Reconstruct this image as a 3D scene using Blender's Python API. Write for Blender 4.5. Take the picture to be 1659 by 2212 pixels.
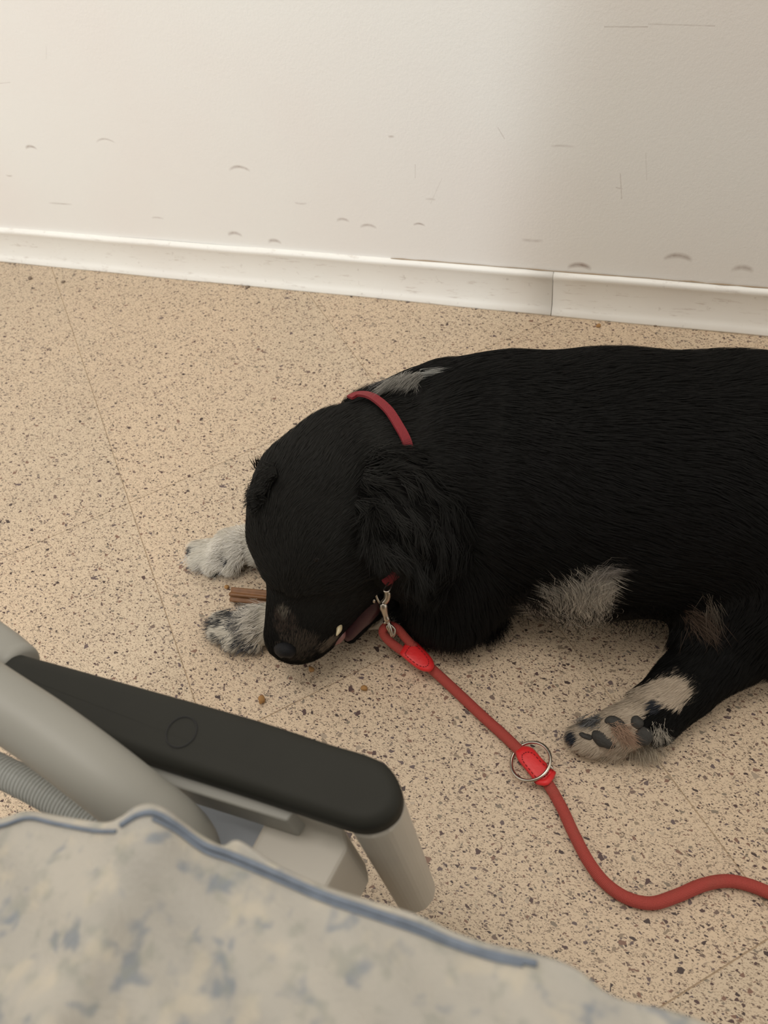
import bpy, bmesh, math, random
import numpy as np
from mathutils import Vector, Matrix, noise
random.seed(7); rng = np.random.default_rng(11)
SC = bpy.context.scene; C = SC.collection
for o in list(bpy.data.objects): bpy.data.objects.remove(o)

# ------------------------------------------------------------------ camera
F = 1619.5
CAM = np.array([0., 0., .756])
RT = np.array([0.9309007, 0.33657514, -0.14191917])
UP = np.array([-0.18083606, 0.76223048, 0.62153279])
FW = np.array([-0.31736761, 0.55292121, -0.77042582])
cd = bpy.data.cameras.new('camera'); cam = bpy.data.objects.new('camera', cd); C.objects.link(cam)
m = Matrix.Identity(4)
for i in range(3):
    m[i][0] = RT[i]; m[i][1] = UP[i]; m[i][2] = -FW[i]; m[i][3] = CAM[i]
cam.matrix_world = m
cd.sensor_fit = 'VERTICAL'; cd.sensor_height = 24; cd.lens = 24 * F / 2212
cd.clip_start = .02
cd.dof.use_dof = True; cd.dof.focus_distance = .80; cd.dof.aperture_fstop = 5.6
SC.camera = cam

# ------------------------------------------------------------------ light
SC.view_settings.view_transform = 'Standard'; SC.view_settings.look = 'None'
SC.view_settings.gamma = 1; SC.view_settings.exposure = 1.05
w = bpy.data.worlds.new('world'); SC.world = w; w.use_nodes = True
w.node_tree.nodes['Background'].inputs[0].default_value = (1.0, .945, .87, 1)
w.node_tree.nodes['Background'].inputs[1].default_value = .46
def area(name, loc, target, size, power, col):
    l = bpy.data.lights.new(name, 'AREA'); l.shape = 'RECTANGLE'; l.size, l.size_y = size
    l.energy = power; l.color = col
    o = bpy.data.objects.new(name, l); C.objects.link(o); o.location = loc
    d = Vector(target) - Vector(loc); o.rotation_euler = d.to_track_quat('-Z', 'Y').to_euler()
    return o
area('window_light', (-1.15, -2.6, 1.9), (-.3, .9, .2), (.10, .9), 16.5, (.93, 1.02, 1.10))
area('ceiling_light', (-.5, .2, 2.55), (-.5, .3, 0), (1.2, .6), 9, (1, .93, .85))

def at(x, y, z=0.):
    """pixel of the photograph and a height above the floor -> world point"""
    d = RT * (x - 829.5) / F - UP * (y - 1106) / F + FW
    return CAM + d * ((z - CAM[2]) / d[2])
V = lambda p: Vector([float(c) for c in p])

# ------------------------------------------------------------------ materials
class NT:
    def __init__(s, name):
        s.m = bpy.data.materials.new(name); s.m.use_nodes = True
        s.t = s.m.node_tree; s.b = s.t.nodes['Principled BSDF']
    def n(s, typ, **k):
        nd = s.t.nodes.new(typ)
        for a, v in k.items(): setattr(nd, a, v)
        return nd
    def l(s, a, b): s.t.links.new(a, b)
    def math(s, op, a, b=None, c=None, clamp=False):
        nd = s.n('ShaderNodeMath', operation=op, use_clamp=clamp)
        for i, v in enumerate((a, b, c)):
            if v is None: continue
            if isinstance(v, (int, float)): nd.inputs[i].default_value = v
            else: s.l(v, nd.inputs[i])
        return nd.outputs[0]
    def mix(s, f, a, b, mode='MIX'):
        nd = s.n('ShaderNodeMix', data_type='RGBA', blend_type=mode)
        for sock, v in ((nd.inputs[0], f), (nd.inputs[6], a), (nd.inputs[7], b)):
            if isinstance(v, (int, float)): sock.default_value = v
            elif isinstance(v, tuple): sock.default_value = (*v, 1)[:4]
            else: s.l(v, sock)
        return nd.outputs[2]
    def noise(s, vec, scale, detail=3, rough=.5, dist=0):
        nd = s.n('ShaderNodeTexNoise'); nd.inputs['Scale'].default_value = scale
        nd.inputs['Detail'].default_value = detail; nd.inputs['Roughness'].default_value = rough
        nd.inputs['Distortion'].default_value = dist
        if vec is not None: s.l(vec, nd.inputs['Vector'])
        return nd.outputs[0], nd.outputs[1]
    def ramp(s, f, lo, hi):
        nd = s.n('ShaderNodeMapRange'); nd.clamp = True; nd.interpolation_type = 'SMOOTHSTEP'
        s.l(f, nd.inputs[0]); nd.inputs[1].default_value = lo; nd.inputs[2].default_value = hi
        return nd.outputs[0]
    def bump(s, h, strength, dist):
        nd = s.n('ShaderNodeBump'); nd.inputs['Strength'].default_value = strength
        nd.inputs['Distance'].default_value = dist; s.l(h, nd.inputs['Height'])
        s.l(nd.outputs[0], s.b.inputs['Normal'])
    def pos(s): return s.n('ShaderNodeNewGeometry').outputs['Position']
    def obj(s): return s.n('ShaderNodeTexCoord').outputs['Object']

def plain(name, col, rough=.5, metal=0, nscale=60, namt=.12, bump=0, spec=.5):
    k = NT(name); k.b.inputs['Roughness'].default_value = rough; k.b.inputs['Metallic'].default_value = metal
    k.b.inputs['Specular IOR Level'].default_value = spec
    f, _ = k.noise(k.obj(), nscale, 4)
    d = tuple(c * (1 - namt) for c in col); e = tuple(min(1, c * (1 + namt)) for c in col)
    k.l(k.mix(f, d, e), k.b.inputs['Base Color'])
    if bump: k.bump(f, bump, .001)
    return k.m

def terrazzo():
    k = NT('terrazzo'); co = k.obj()
    oi = k.n('ShaderNodeObjectInfo').outputs['Random']
    off = k.n('ShaderNodeVectorMath', operation='ADD'); k.l(co, off.inputs[0])
    cm = k.n('ShaderNodeCombineXYZ'); k.l(k.math('MULTIPLY', oi, 31.), cm.inputs[0]); k.l(k.math('MULTIPLY', oi, 17.), cm.inputs[1])
    k.l(cm.outputs[0], off.inputs[1]); co = off.outputs[0]
    n1, c1 = k.noise(co, 2.2, 3)
    base = k.mix(k.ramp(n1, .35, .65), (.60, .468, .33), (.565, .455, .328))
    n2, _ = k.noise(co, 700, 3, .7)
    base = k.mix(k.math('MULTIPLY', k.ramp(n2, .45, .75), .28), base, (.46, .36, .25))
    _, warp = k.noise(co, 160, 2)
    def layer(base, scale, thr, edge, cols, stretch, rot):
        mp = k.n('ShaderNodeMapping'); mp.inputs['Rotation'].default_value = (0, 0, rot)
        mp.inputs['Scale'].default_value = (1, stretch, 1)
        k.l(co, mp.inputs[0])
        wv = k.n('ShaderNodeVectorMath', operation='MULTIPLY_ADD'); k.l(warp, wv.inputs[0])
        wv.inputs[1].default_value = (.004, .004, 0); k.l(mp.outputs[0], wv.inputs[2])
        fl = k.n('ShaderNodeVectorMath', operation='MULTIPLY'); k.l(wv.outputs[0], fl.inputs[0]); fl.inputs[1].default_value = (1, 1, 0)
        v1 = k.n('ShaderNodeTexVoronoi', voronoi_dimensions='2D', feature='F1'); v1.inputs['Scale'].default_value = scale
        v2 = k.n('ShaderNodeTexVoronoi', voronoi_dimensions='2D', feature='DISTANCE_TO_EDGE'); v2.inputs['Scale'].default_value = scale
        k.l(fl.outputs[0], v1.inputs['Vector']); k.l(fl.outputs[0], v2.inputs['Vector'])
        sp = k.n('ShaderNodeSeparateColor'); k.l(v1.outputs['Color'], sp.inputs[0])
        sel = k.math('LESS_THAN', sp.outputs[0], thr)
        e = k.math('MULTIPLY_ADD', sp.outputs[2], edge, edge * .4)
        ins = k.ramp(k.math('SUBTRACT', v2.outputs['Distance'], e), 0, .03)
        cr = k.n('ShaderNodeValToRGB'); cr.color_ramp.interpolation = 'CONSTANT'
        el = cr.color_ramp.elements
        for i, c in enumerate(cols):
            q = el[i] if i < 2 else el.new(i / len(cols))
            q.position = i / len(cols); q.color = (*c, 1)
        k.l(sp.outputs[1], cr.inputs[0])
        return k.mix(k.math('MULTIPLY', sel, ins), base, cr.outputs[0])
    dark = [(.055, .035, .03), (.16, .11, .085), (.08, .045, .04), (.21, .17, .125), (.12, .085, .08), (.20, .115, .08), (.26, .20, .14)]
    mid = [(.36, .27, .185), (.24, .17, .12), (.40, .31, .22), (.10, .065, .045), (.33, .255, .185), (.43, .34, .24)]
    base = layer(base, 560, .34, .20, mid, 2.1, .4)
    base = layer(base, 500, .28, .22, mid, 2.3, 1.9)
    base = layer(base, 360, .24, .22, mid, 1.9, 1.1)
    base = layer(base, 300, .19, .23, dark, 1.6, 2.5)
    base = layer(base, 205, .12, .22, dark + [(.42, .34, .25)], 1.45, .8)
    base = layer(base, 135, .045, .24, dark + [(.34, .27, .20)], 1.35, 2.0)
    n3, _ = k.noise(k.pos(), 5, 4)
    base = k.mix(k.math('MULTIPLY', k.ramp(n3, .5, .8), .18), base, (.33, .26, .19))
    k.l(base, k.b.inputs['Base Color'])
    k.b.inputs['Roughness'].default_value = .42; k.b.inputs['Specular IOR Level'].default_value = .3
    return k.m

def plaster():
    """painted wall; scuffs are dirt marks with their own arc shapes"""
    k = NT('wall_paint'); P = k.pos(); sx = k.n('ShaderNodeSeparateXYZ'); k.l(P, sx.inputs[0])
    X, Z = sx.outputs[0], sx.outputs[2]
    n1, _ = k.noise(P, 3.0, 4)
    col = k.mix(k.ramp(n1, .35, .7), (.85, .84, .80), (.84, .81, .77))
    n2, _ = k.noise(P, 90, 3, .7)
    col0 = col; marks = None
    S = [(1252, 572, 22, 5, .75), (1466, 552, 24, 5, .5), (506, 503, 18, 4, .45), (592, 519, 16, 4, .45),
         (515, 360, 24, 3, .45), (905, 483, 12, 2, .5), (845, 590, 12, 3, .35), (65, 316, 16, 3, .45), (225, 300, 24, 2, .35),
         (130, 440, 34, 2, .3), (1605, 578, 18, 5, .4), (740, 473, 14, 3, .35), (795, 486, 18, 3, .35), (1150, 520, 20, 3, .25),
         (340, 470, 16, 2, .25), (650, 440, 14, 2, .25), (1215, 315, 20, 2, .2), (845, 295, 6, 2, .3), (20, 380, 10, 2, .3), (930, 430, 10, 2, .25)]
    for (x, y, L, wd, a) in S:
        d = RT * (x - 829.5) / F - UP * (y - 1106) / F + FW
        q = CAM + d * (.99 / d[1]); s = 1 / 1500.
        dx = k.math('MULTIPLY_ADD', X, 1, -float(q[0])); dz = k.math('MULTIPLY_ADD', Z, 1, -float(q[2]))
        cur = k.math('MULTIPLY', k.math('MULTIPLY', dx, dx), (.26 if a > .3 else random.uniform(-.10, .20)) / (L * s))
        dd = k.math('ABSOLUTE', k.math('ADD', dz, cur))
        a1 = k.math('SUBTRACT', 1, k.math('MULTIPLY', dd, 1 / (wd * s * 1.7)), clamp=True)
        a2 = k.math('SUBTRACT', 1, k.math('POWER', k.math('MULTIPLY', k.math('ABSOLUTE', dx), 1 / (L * s * 1.25)), 3), clamp=True)
        mk = k.math('MULTIPLY', k.math('MULTIPLY', a1, a2), min(1., a * 1.7))
        marks = mk if marks is None else k.math('MAXIMUM', marks, mk)
    # thin scratches of chipped paint
    for (x0, y0, x1, y1, a) in [(1305, 58, 1400, 58, .5), (1400, 52, 1545, 56, .35), (1340, 375, 1343, 430, .5), (1075, 275, 1090, 300, .4), (1330, 405, 1345, 408, .5),
                                (0, 180, 22, 178, .4), (897, 355, 897, 385, .35), (1395, 330, 1397, 390, .2), (955, 385, 930, 440, .2), (100, 100, 100, 128, .2)]:
        pp = []
        for (x, y) in ((x0, y0), (x1, y1)):
            d = RT * (x - 829.5) / F - UP * (y - 1106) / F + FW; q = CAM + d * (.99 / d[1]); pp.append((q[0], q[2]))
        (ax, az), (bx, bz) = pp; ln = math.hypot(bx - ax, bz - az); ux, uz = (bx - ax) / ln, (bz - az) / ln
        al = k.math('ADD', k.math('MULTIPLY', X, float(ux)), k.math('MULTIPLY_ADD', Z, float(uz), float(-(ax * ux + az * uz))))
        pr = k.math('ADD', k.math('MULTIPLY', X, float(-uz)), k.math('MULTIPLY_ADD', Z, float(ux), float(ax * uz - az * ux)))
        a1 = k.math('SUBTRACT', 1, k.math('MULTIPLY', k.math('ABSOLUTE', pr), 1 / .0010), clamp=True)
        a2 = k.math('LESS_THAN', k.math('ABSOLUTE', k.math('SUBTRACT', al, ln / 2)), ln / 2)
        marks = k.math('MAXIMUM', marks, k.math('MULTIPLY', k.math('MULTIPLY', a1, a2), a))
    n3, _ = k.noise(P, 140, 3)
    marks = k.math('MULTIPLY', marks, k.math('MULTIPLY_ADD', n3, 1.1, .3), clamp=True)
    col = k.mix(marks, col, (.36, .29, .25))
    k.l(col, k.b.inputs['Base Color']); k.b.inputs['Roughness'].default_value = .62; k.b.inputs['Specular IOR Level'].default_value = .3
    n4, _ = k.noise(P, 260, 3, .6)
    k.bump(n4, .25, .0012)
    return k.m

def skirting():
    k = NT('skirting_vinyl'); P = k.pos()
    n1, _ = k.noise(P, 6, 4); col = k.mix(k.ramp(n1, .4, .7), (.87, .86, .81), (.84, .82, .77))
    mp = k.n('ShaderNodeMapping'); mp.inputs['Scale'].default_value = (1, 1, 6); k.l(P, mp.inputs[0])
    n2, _ = k.noise(mp.outputs[0], 26, 5, .7)
    col = k.mix(k.math('MULTIPLY', k.ramp(n2, .56, .74), .5), col, (.45, .37, .31))
    n3, _ = k.noise(P, 60, 3, .7)
    col = k.mix(k.math('MULTIPLY', k.ramp(n3, .62, .76), .4), col, (.36, .30, .26))
    k.l(col, k.b.inputs['Base Color']); k.b.inputs['Roughness'].default_value = .45
    return k.m

def vcol(name, rough, spec=.3, sheen=0):
    k = NT(name); a = k.n('ShaderNodeAttribute', attribute_name='Col')
    k.l(a.outputs['Color'], k.b.inputs['Base Color']); k.b.inputs['Roughness'].default_value = rough
    k.b.inputs['Specular IOR Level'].default_value = spec
    return k.m

def rope_mat():
    k = NT('rope_weave'); uv = k.n('ShaderNodeUVMap').outputs[0]
    sp = k.n('ShaderNodeSeparateXYZ'); k.l(uv, sp.inputs[0]); U, W = sp.outputs[0], sp.outputs[1]
    a = k.math('SINE', k.math('MULTIPLY', k.math('ADD', U, W), 6.2832 * 14)); b = k.math('SINE', k.math('MULTIPLY', k.math('SUBTRACT', U, W), 6.2832 * 14))
    h = k.math('MULTIPLY', a, b)
    n, _ = k.noise(k.pos(), 50, 3)
    c = k.mix(k.ramp(h, -.6, .6), (.29, .032, .024), (.42, .064, .046))
    c = k.mix(k.math('MULTIPLY', k.ramp(n, .5, .75), .25), c, (.24, .07, .045))
    k.l(c, k.b.inputs['Base Color']); k.b.inputs['Roughness'].default_value = .75
    k.bump(h, .5, .0006)
    return k.m

def cloth_mat():
    k = NT('printed_cloth'); P = k.pos()
    c0 = k.mix(k.ramp(k.noise(P, 14, 4)[0], .35, .65), (.43, .405, .355), (.365, .35, .315))
    n1, _ = k.noise(P, 78, 2, .5, .3)
    c1 = k.mix(k.math('MULTIPLY', k.ramp(n1, .56, .72), .72), c0, (.185, .215, .25))
    n2, _ = k.noise(P, 95, 2, .5)
    c2 = k.mix(k.math('MULTIPLY', k.ramp(n2, .52, .7), .5), c1, (.27, .28, .245))
    n4, _ = k.noise(P, 70, 2)
    c2 = k.mix(k.math('MULTIPLY', k.ramp(n4, .52, .7), .4), c2, (.54, .48, .37))
    n3, _ = k.noise(P, 500, 3)
    k.l(c2, k.b.inputs['Base Color']); k.b.inputs['Roughness'].default_value = .95; k.b.inputs['Specular IOR Level'].default_value = .1
    k.bump(n3, .5, .001)
    return k.m

M = dict(
    terrazzo=terrazzo(), plaster=plaster(), skirt=skirting(),
    joint=plain('joint_grime', (.40, .30, .20), .9),
    subfloor=plain('subfloor', (.16, .12, .085), .9),
    body=vcol('dog_skin', .9, .06), fur=vcol('fur', .72, .13),
    nose=plain('nose_leather', (.007, .007, .008), .62, 0, 900, .3, .6, .18),
    pad=plain('paw_pad', (.036, .034, .030), .7, 0, 500, .3, .8, .3),
    claw=plain('claw', (.055, .055, .065), .3, 0, 200, .2),
    mouth=plain('mouth_flesh', (.055, .018, .022), .35, 0, 120, .35, .4),
    gum=plain('pink_lip', (.26, .12, .11), .4, 0, 150, .3),
    tooth=plain('tooth', (.52, .43, .26), .3),
    eye=plain('eye', (.012, .008, .006), .12),
    rope=rope_mat(), leather=plain('red_leather', (.62, .018, .020), .5, 0, 300, .08, .3),
    stitch=plain('stitch', (.20, .006, .008), .8),
    collar=plain('collar_web', (.19, .007, .013), .7, 0, 800, .3, .5),
    trimw=plain('collar_edge', (.5, .45, .4), .7),
    steel=plain('brushed_nickel', (.52, .47, .40), .27, 1, 300, .1),
    chew=plain('chew', (.185, .083, .030), .45, 0, 120, .3, .3),
    crumb=plain('crumb', (.34, .18, .06), .8, 0, 400, .4, .6),
    dirt=plain('dirt', (.20, .15, .11), .9, 0, 300, .3),
    padrub=plain('charcoal_pad', (.020, .020, .016), .68, 0, 30, .10, .0, .22),
    groove=plain('pad_groove', (.012, .012, .012), .8),
    grey=plain('grey_plastic', (.27, .265, .235), .5, 0, 20, .04),
    cream=plain('cream_plastic', (.45, .42, .36), .5, 0, 20, .05),
    blue=plain('bluegrey_plastic', (.31, .335, .37), .5, 0, 20, .04),
    cloth=cloth_mat(), piping=plain('blue_piping', (.16, .19, .235), .9, 0, 150, .35),
    foam=plain('seat_vinyl', (.20, .22, .25), .6), shade_panel=plain('shade_panel_grey', (.35, .34, .32), .9),
)
hz = NT('clear_corrugated'); hz.b.inputs['Base Color'].default_value = (.50, .53, .52, 1)
hz.b.inputs['Roughness'].default_value = .25; hz.b.inputs['Transmission Weight'].default_value = .45; hz.b.inputs['IOR'].default_value = 1.35
M['hose'] = hz.m

# ------------------------------------------------------------------ helpers
def link(name, me, mat, parent=None, smooth=True):
    me.name = name
    if mat is not None: me.materials.append(mat)
    if smooth: me.polygons.foreach_set('use_smooth', [True] * len(me.polygons))
    o = bpy.data.objects.new(name, me); C.objects.link(o)
    if parent is not None: o.parent = parent
    return o
def bmobj(name, bm, mat, parent=None, smooth=True, loc=None):
    if loc is not None:
        bmesh.ops.translate(bm, verts=bm.verts, vec=-Vector(loc))
    bmesh.ops.recalc_face_normals(bm, faces=bm.faces)
    me = bpy.data.meshes.new(name); bm.to_mesh(me); bm.free()
    o = link(name, me, mat, parent, smooth)
    if loc is not None: o.location = loc
    return o
def empty(name, loc=(0, 0, 0)):
    o = bpy.data.objects.new(name, None); C.objects.link(o); o.location = loc; o.empty_display_size = .02
    return o
def keep(child, root):       # child geometry is in world space
    child.parent = root; child.matrix_parent_inverse = Matrix.Translation(-root.location); return child
def tag(o, label=None, cat=None, group=None, kind=None):
    if label: o['label'] = label
    if cat: o['category'] = cat
    if group: o['group'] = group
    if kind: o['kind'] = kind
    return o
def box(bm, lo, hi, bev=0):
    r = bmesh.ops.create_cube(bm, size=1); vs = r['verts']
    for v in vs: v.co = Vector([lo[i] + (v.co[i] + .5) * (hi[i] - lo[i]) for i in range(3)])
    if bev:
        es = list({e for v in vs for e in v.link_edges})
        bmesh.ops.bevel(bm, geom=es, offset=bev, segments=3, profile=.6, affect='EDGES')
def spline(pts, n):
    pts = [Vector([float(c) for c in p]) for p in pts]; out = []
    P = [pts[0] * 2 - pts[1]] + pts + [pts[-1] * 2 - pts[-2]]
    seg = len(pts) - 1
    for i in range(n + 1):
        t = i / n * seg; k = min(int(t), seg - 1); u = t - k
        a, b, c, d = P[k], P[k + 1], P[k + 2], P[k + 3]
        out.append(.5 * ((2 * b) + (c - a) * u + (2 * a - 5 * b + 4 * c - d) * u * u + (3 * b - a - 3 * c + d) * u ** 3))
    return out
def tube(bm, path, rad, seg=16, cap=True, flat=1.0, up=Vector((0, 0, 1)), closed=False):
    """sweep a circle (or flattened ellipse) along path; rad is a number or a list"""
    uvl = bm.loops.layers.uv.verify()
    n = len(path); rings = []; acc = 0; L = [0]
    for i in range(1, n): acc += (path[i] - path[i - 1]).length; L.append(acc)
    nrm = None
    for i in range(n):
        a = path[(i - 1) % n if closed else max(i - 1, 0)]; b = path[(i + 1) % n if closed else min(i + 1, n - 1)]
        t = (b - a).normalized()
        s = t.cross(up)
        if s.length < 1e-4: s = t.cross(Vector((1, 0, 0)))
        s.normalize(); u = s.cross(t).normalized()
        r = rad[i] if isinstance(rad, (list, tuple)) else rad
        rings.append([bm.verts.new(path[i] + (s * math.cos(q) + u * math.sin(q) * flat) * r) for q in [2 * math.pi * j / seg for j in range(seg)]])
    m_ = n if closed else n - 1
    for i in range(m_):
        A, B = rings[i], rings[(i + 1) % n]
        for j in range(seg):
            f = bm.faces.new((A[j], A[(j + 1) % seg], B[(j + 1) % seg], B[j]))
            R = .0055
            us = [L[i] / .035, L[i] / .035, L[min(i + 1, n - 1)] / .035, L[min(i + 1, n - 1)] / .035]; vs = [j / seg, (j + 1) / seg, (j + 1) / seg, j / seg]
            for lp, a, b in zip(f.loops, us, vs): lp[uvl].uv = (a, b)
    if cap and not closed:
        bm.faces.new(rings[0][::-1]); bm.faces.new(rings[-1])
def ball(bm, c, r, seg=16, rot=None):
    s = r if isinstance(r, (tuple, list)) else (r, r, r)
    mt = Matrix.Translation(V(c)) @ (rot.to_4x4() if rot is not None else Matrix.Identity(4)) @ Matrix.Diagonal((*s, 1))
    bmesh.ops.create_uvsphere(bm, u_segments=seg, v_segments=max(6, seg // 2), radius=1, matrix=mt)
def frame(direction, up=(0, 0, 1)):
    x = Vector(direction).normalized(); z = Vector(up); y = z.cross(x).normalized(); z = x.cross(y)
    return Matrix((x, y, z)).transposed()

# ------------------------------------------------------------------ the room
YW = .990; T = .40; TH = .7914
e1 = Vector((math.cos(TH), math.sin(TH), 0)); e2 = Vector((-math.sin(TH), math.cos(TH), 0))
bm = bmesh.new(); box(bm, (-2.6, -1.6, -.06), (1.6, YW + .08, -.0010))
floor = bmobj('floor', bm, M['joint'], smooth=False); tag(floor, kind='structure')
floor['label'] = 'beige speckled terrazzo floor laid diagonally to the wall'
U0, V0 = -.1356, .4115
def clip(poly, a, b, c):     # keep a*x+b*y<=c
    out = []
    for i in range(len(poly)):
        p, q = poly[i], poly[(i + 1) % len(poly)]; dp, dq = a * p[0] + b * p[1] - c, a * q[0] + b * q[1] - c
        if dp <= 0: out.append(p)
        if dp * dq < 0: t = dp / (dp - dq); out.append((p[0] + (q[0] - p[0]) * t, p[1] + (q[1] - p[1]) * t))
    return out
g = .00042
for i in range(-5, 5):
    for j in range(-6, 4):
        u0, v0 = U0 + i * T, V0 + j * T
        cs = [e1 * a + e2 * b for a, b in ((u0 + g, v0 + g), (u0 + T - g, v0 + g), (u0 + T - g, v0 + T - g), (u0 + g, v0 + T - g))]
        poly = [(c.x, c.y) for c in cs]
        for (a, b, c) in ((0, 1, YW), (0, -1, .9), (1, 0, .75), (-1, 0, 1.9)): poly = clip(poly, a, b, c) if poly else []
        if len(poly) < 3: continue
        cx = sum(p[0] for p in poly) / len(poly); cy = sum(p[1] for p in poly) / len(poly)
        if sum((p[0] - cx) ** 2 + (p[1] - cy) ** 2 for p in poly) < .002: continue
        bm = bmesh.new(); dz = random.uniform(-.0002, 0)
        top = [bm.verts.new((p[0] - cx, p[1] - cy, dz)) for p in poly]; f = bm.faces.new(top)
        if f.normal.z < 0: f.normal_flip()
        ex = bmesh.ops.extrude_face_region(bm, geom=[f]); vs = [q for q in ex['geom'] if isinstance(q, bmesh.types.BMVert)]
        bmesh.ops.translate(bm, verts=vs, vec=(0, 0, -.011))
        t = bmobj('tile', bm, M['terrazzo'], floor, False); t.location = (cx, cy, 0)
        bv = t.modifiers.new('bevel', 'BEVEL'); bv.width = .0004; bv.segments = 1

bm = bmesh.new(); box(bm, (-2.6, YW, -.06), (1.6, YW + .1, 2.6))
wall = bmobj('wall_back', bm, M['plaster'], smooth=False)
tag(wall, 'off-white scuffed painted wall behind the dog', kind='structure')

# vinyl skirting in two lengths that butt at a joint
XJ = -.1862
def skirt(x0, x1, end):
    prof = [(0, .0), (-.012, .0), (-.0125, .003), (-.0085, .010), (-.006, .018), (-.0055, .060), (-.0075, .064), (-.0085, .0685), (-.0065, .0725), (0, .0735)]
    bm = bmesh.new(); n = 40; rows = []
    for i in range(n + 1):
        x = x0 + (x1 - x0) * i / n
        rows.append([bm.verts.new((x, YW + y + .0006 * math.sin(x * 9), z + .0004 * math.sin(x * 23 + z * 50))) for y, z in prof])
    for i in range(n):
        for j in range(len(prof) - 1): bm.faces.new((rows[i][j], rows[i][j + 1], rows[i + 1][j + 1], rows[i + 1][j]))
    bm.faces.new(rows[0]); bm.faces.new(rows[-1][::-1])
    return bm
b0 = bmobj('baseboard_back', skirt(-2.4, XJ - .0007, 1), M['skirt']); tag(b0, 'scuffed white skirting board left of the joint', kind='structure')
b1 = bmobj('baseboard_back', skirt(XJ + .0007, 1.4, 0), M['skirt']); tag(b1, 'scuffed white skirting board right of the joint', kind='structure')
# dark crack along the skirting top, where the wall paint has pulled off
bm = bmesh.new(); pts = [Vector((-.45 + i * .02, YW - .0012 + random.uniform(-.0004, .0002), .0742 + random.uniform(-.0003, .0006))) for i in range(60)]
tube(bm, pts, [.0004 + .0008 * abs(math.sin(i * 1.7)) * random.random() for i in range(60)], 5)
cr = bmobj('trim_1', bm, M['joint']); tag(cr, 'thin dirty gap along the top of the skirting', kind='structure')

# unseen panel added behind the camera, its edge slanted to shade the wall's right
bm = bmesh.new(); ny = 160; rows = []
for i in range(ny + 1):
    u = i / ny; y = -.62 + .025 * math.sin(i * .7) * min(1, i / 12)
    rows.append([bm.verts.new((-.655 + .14 * (z - .85) * (1 - u) + 1.6 * u, y, z)) for z in (.0, .7, 1.4, 2.1)])
for i in range(ny):
    for j in range(3): bm.faces.new((rows[i][j], rows[i + 1][j], rows[i + 1][j + 1], rows[i][j + 1]))
cu = bmobj('shade_panel', bm, M['shade_panel']); md = cu.modifiers.new('s', 'SOLIDIFY'); md.thickness = .004
tag(cu, 'added grey panel behind the photographer, shading the right of the wall', 'shade_panel')

# ------------------------------------------------------------------ the dog
DOGLOC = Vector((0.0, .50, 0.0))
dog = empty('dog', DOGLOC)
tag(dog, 'black and white spaniel-type dog lying on the floor chewing a stick, in a red collar', 'dog')
PR = []   # primitives: a, ra, b, rb, fur length, name ; hair flows from a to b
def pr(a, ra, b, rb, L=.018, nm='body'):
    PR.append((at(*a), ra, at(*b), rb, L, nm))
# trunk
pr((905, 1018, .135), .099, (1070, 1022, .129), .126, .024)
pr((1070, 1022, .129), .126, (1300, 1040, .130), .133, .020)
pr((1300, 1040, .130), .133, (1560, 1040, .126), .127, .018)
pr((1560, 1040, .126), .127, (1900, 1060, .118), .125, .018)
pr((1000, 1160, .085), .080, (1250, 1194, .065), .060, .026)      # breastbone and belly
pr((1250, 1194, .065), .060, (1500, 1178, .075), .072, .022)
# neck
pr((750, 1020, .165), .058, (905, 990, .150), .086, .022, 'neck')
pr((770, 1130, .130), .062, (930, 1130, .110), .085, .024, 'neck')
pr((812, 930, .150), .046, (935, 925, .150), .073, .022, 'neck')
# skull and muzzle
pr((683, 1065, .180), .059, (738, 995, .180), .053, .012, 'head')
pr((650, 1125, .165), .046, (683, 1065, .180), .057, .010, 'head')
pr((705, 1170, .150), .052, (745, 1080, .160), .062, .012, 'head')   # cheek
pr((646, 1215, .140), .032, (655, 1125, .165), .044, .008, 'head')   # brow and stop
pr((630, 1370, .066), .0285, (648, 1215, .135), .031, .006, 'muzzle')
pr((655, 1365, .060), .0300, (715, 1215, .125), .044, .007, 'muzzle')
pr((683, 1352, .055), .0260, (750, 1235, .105), .038, .008, 'muzzle')    # upper lip
pr((757, 1375, .030), .0080, (822, 1275, .062), .020, .007, 'jaw')
pr((822, 1275, .062), .022, (800, 1180, .100), .044, .012, 'jaw')
pr((590, 1160, .160), .020, (625, 1090, .170), .034, .008, 'head')     # brow over the far eye
# near foreleg, forearm laid along the floor
pr((1010, 1220, .085), .062, (975, 1305, .050), .044, .030, 'arm')
pr((975, 1312, .038), .032, (800, 1308, .024), .020, .020, 'leg')
pr((800, 1308, .024), .020, (600, 1342, .024), .020, .009, 'leg')
pr((600, 1345, .024), .024, (540, 1350, .022), .021, .009, 'paw')
for (x, y, z) in ((478, 1342, .013), (474, 1368, .013), (506, 1386, .013), (548, 1386, .014)):
    pr((560, 1352, .022), .014, (x, y, z), .0110, .011, 'paw')
# far foreleg
pr((880, 1180, .060), .045, (700, 1185, .035), .026, .012, 'leg')
pr((700, 1185, .035), .026, (560, 1172, .028), .025, .010, 'leg')
pr((560, 1172, .028), .025, (500, 1180, .024), .023, .009, 'paw')
for (x, y, z) in ((427, 1188, .013), (430, 1211, .013), (460, 1222, .013), (500, 1222, .014)):
    pr((520, 1180, .024), .016, (x, y, z), .0115, .011, 'paw')
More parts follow.
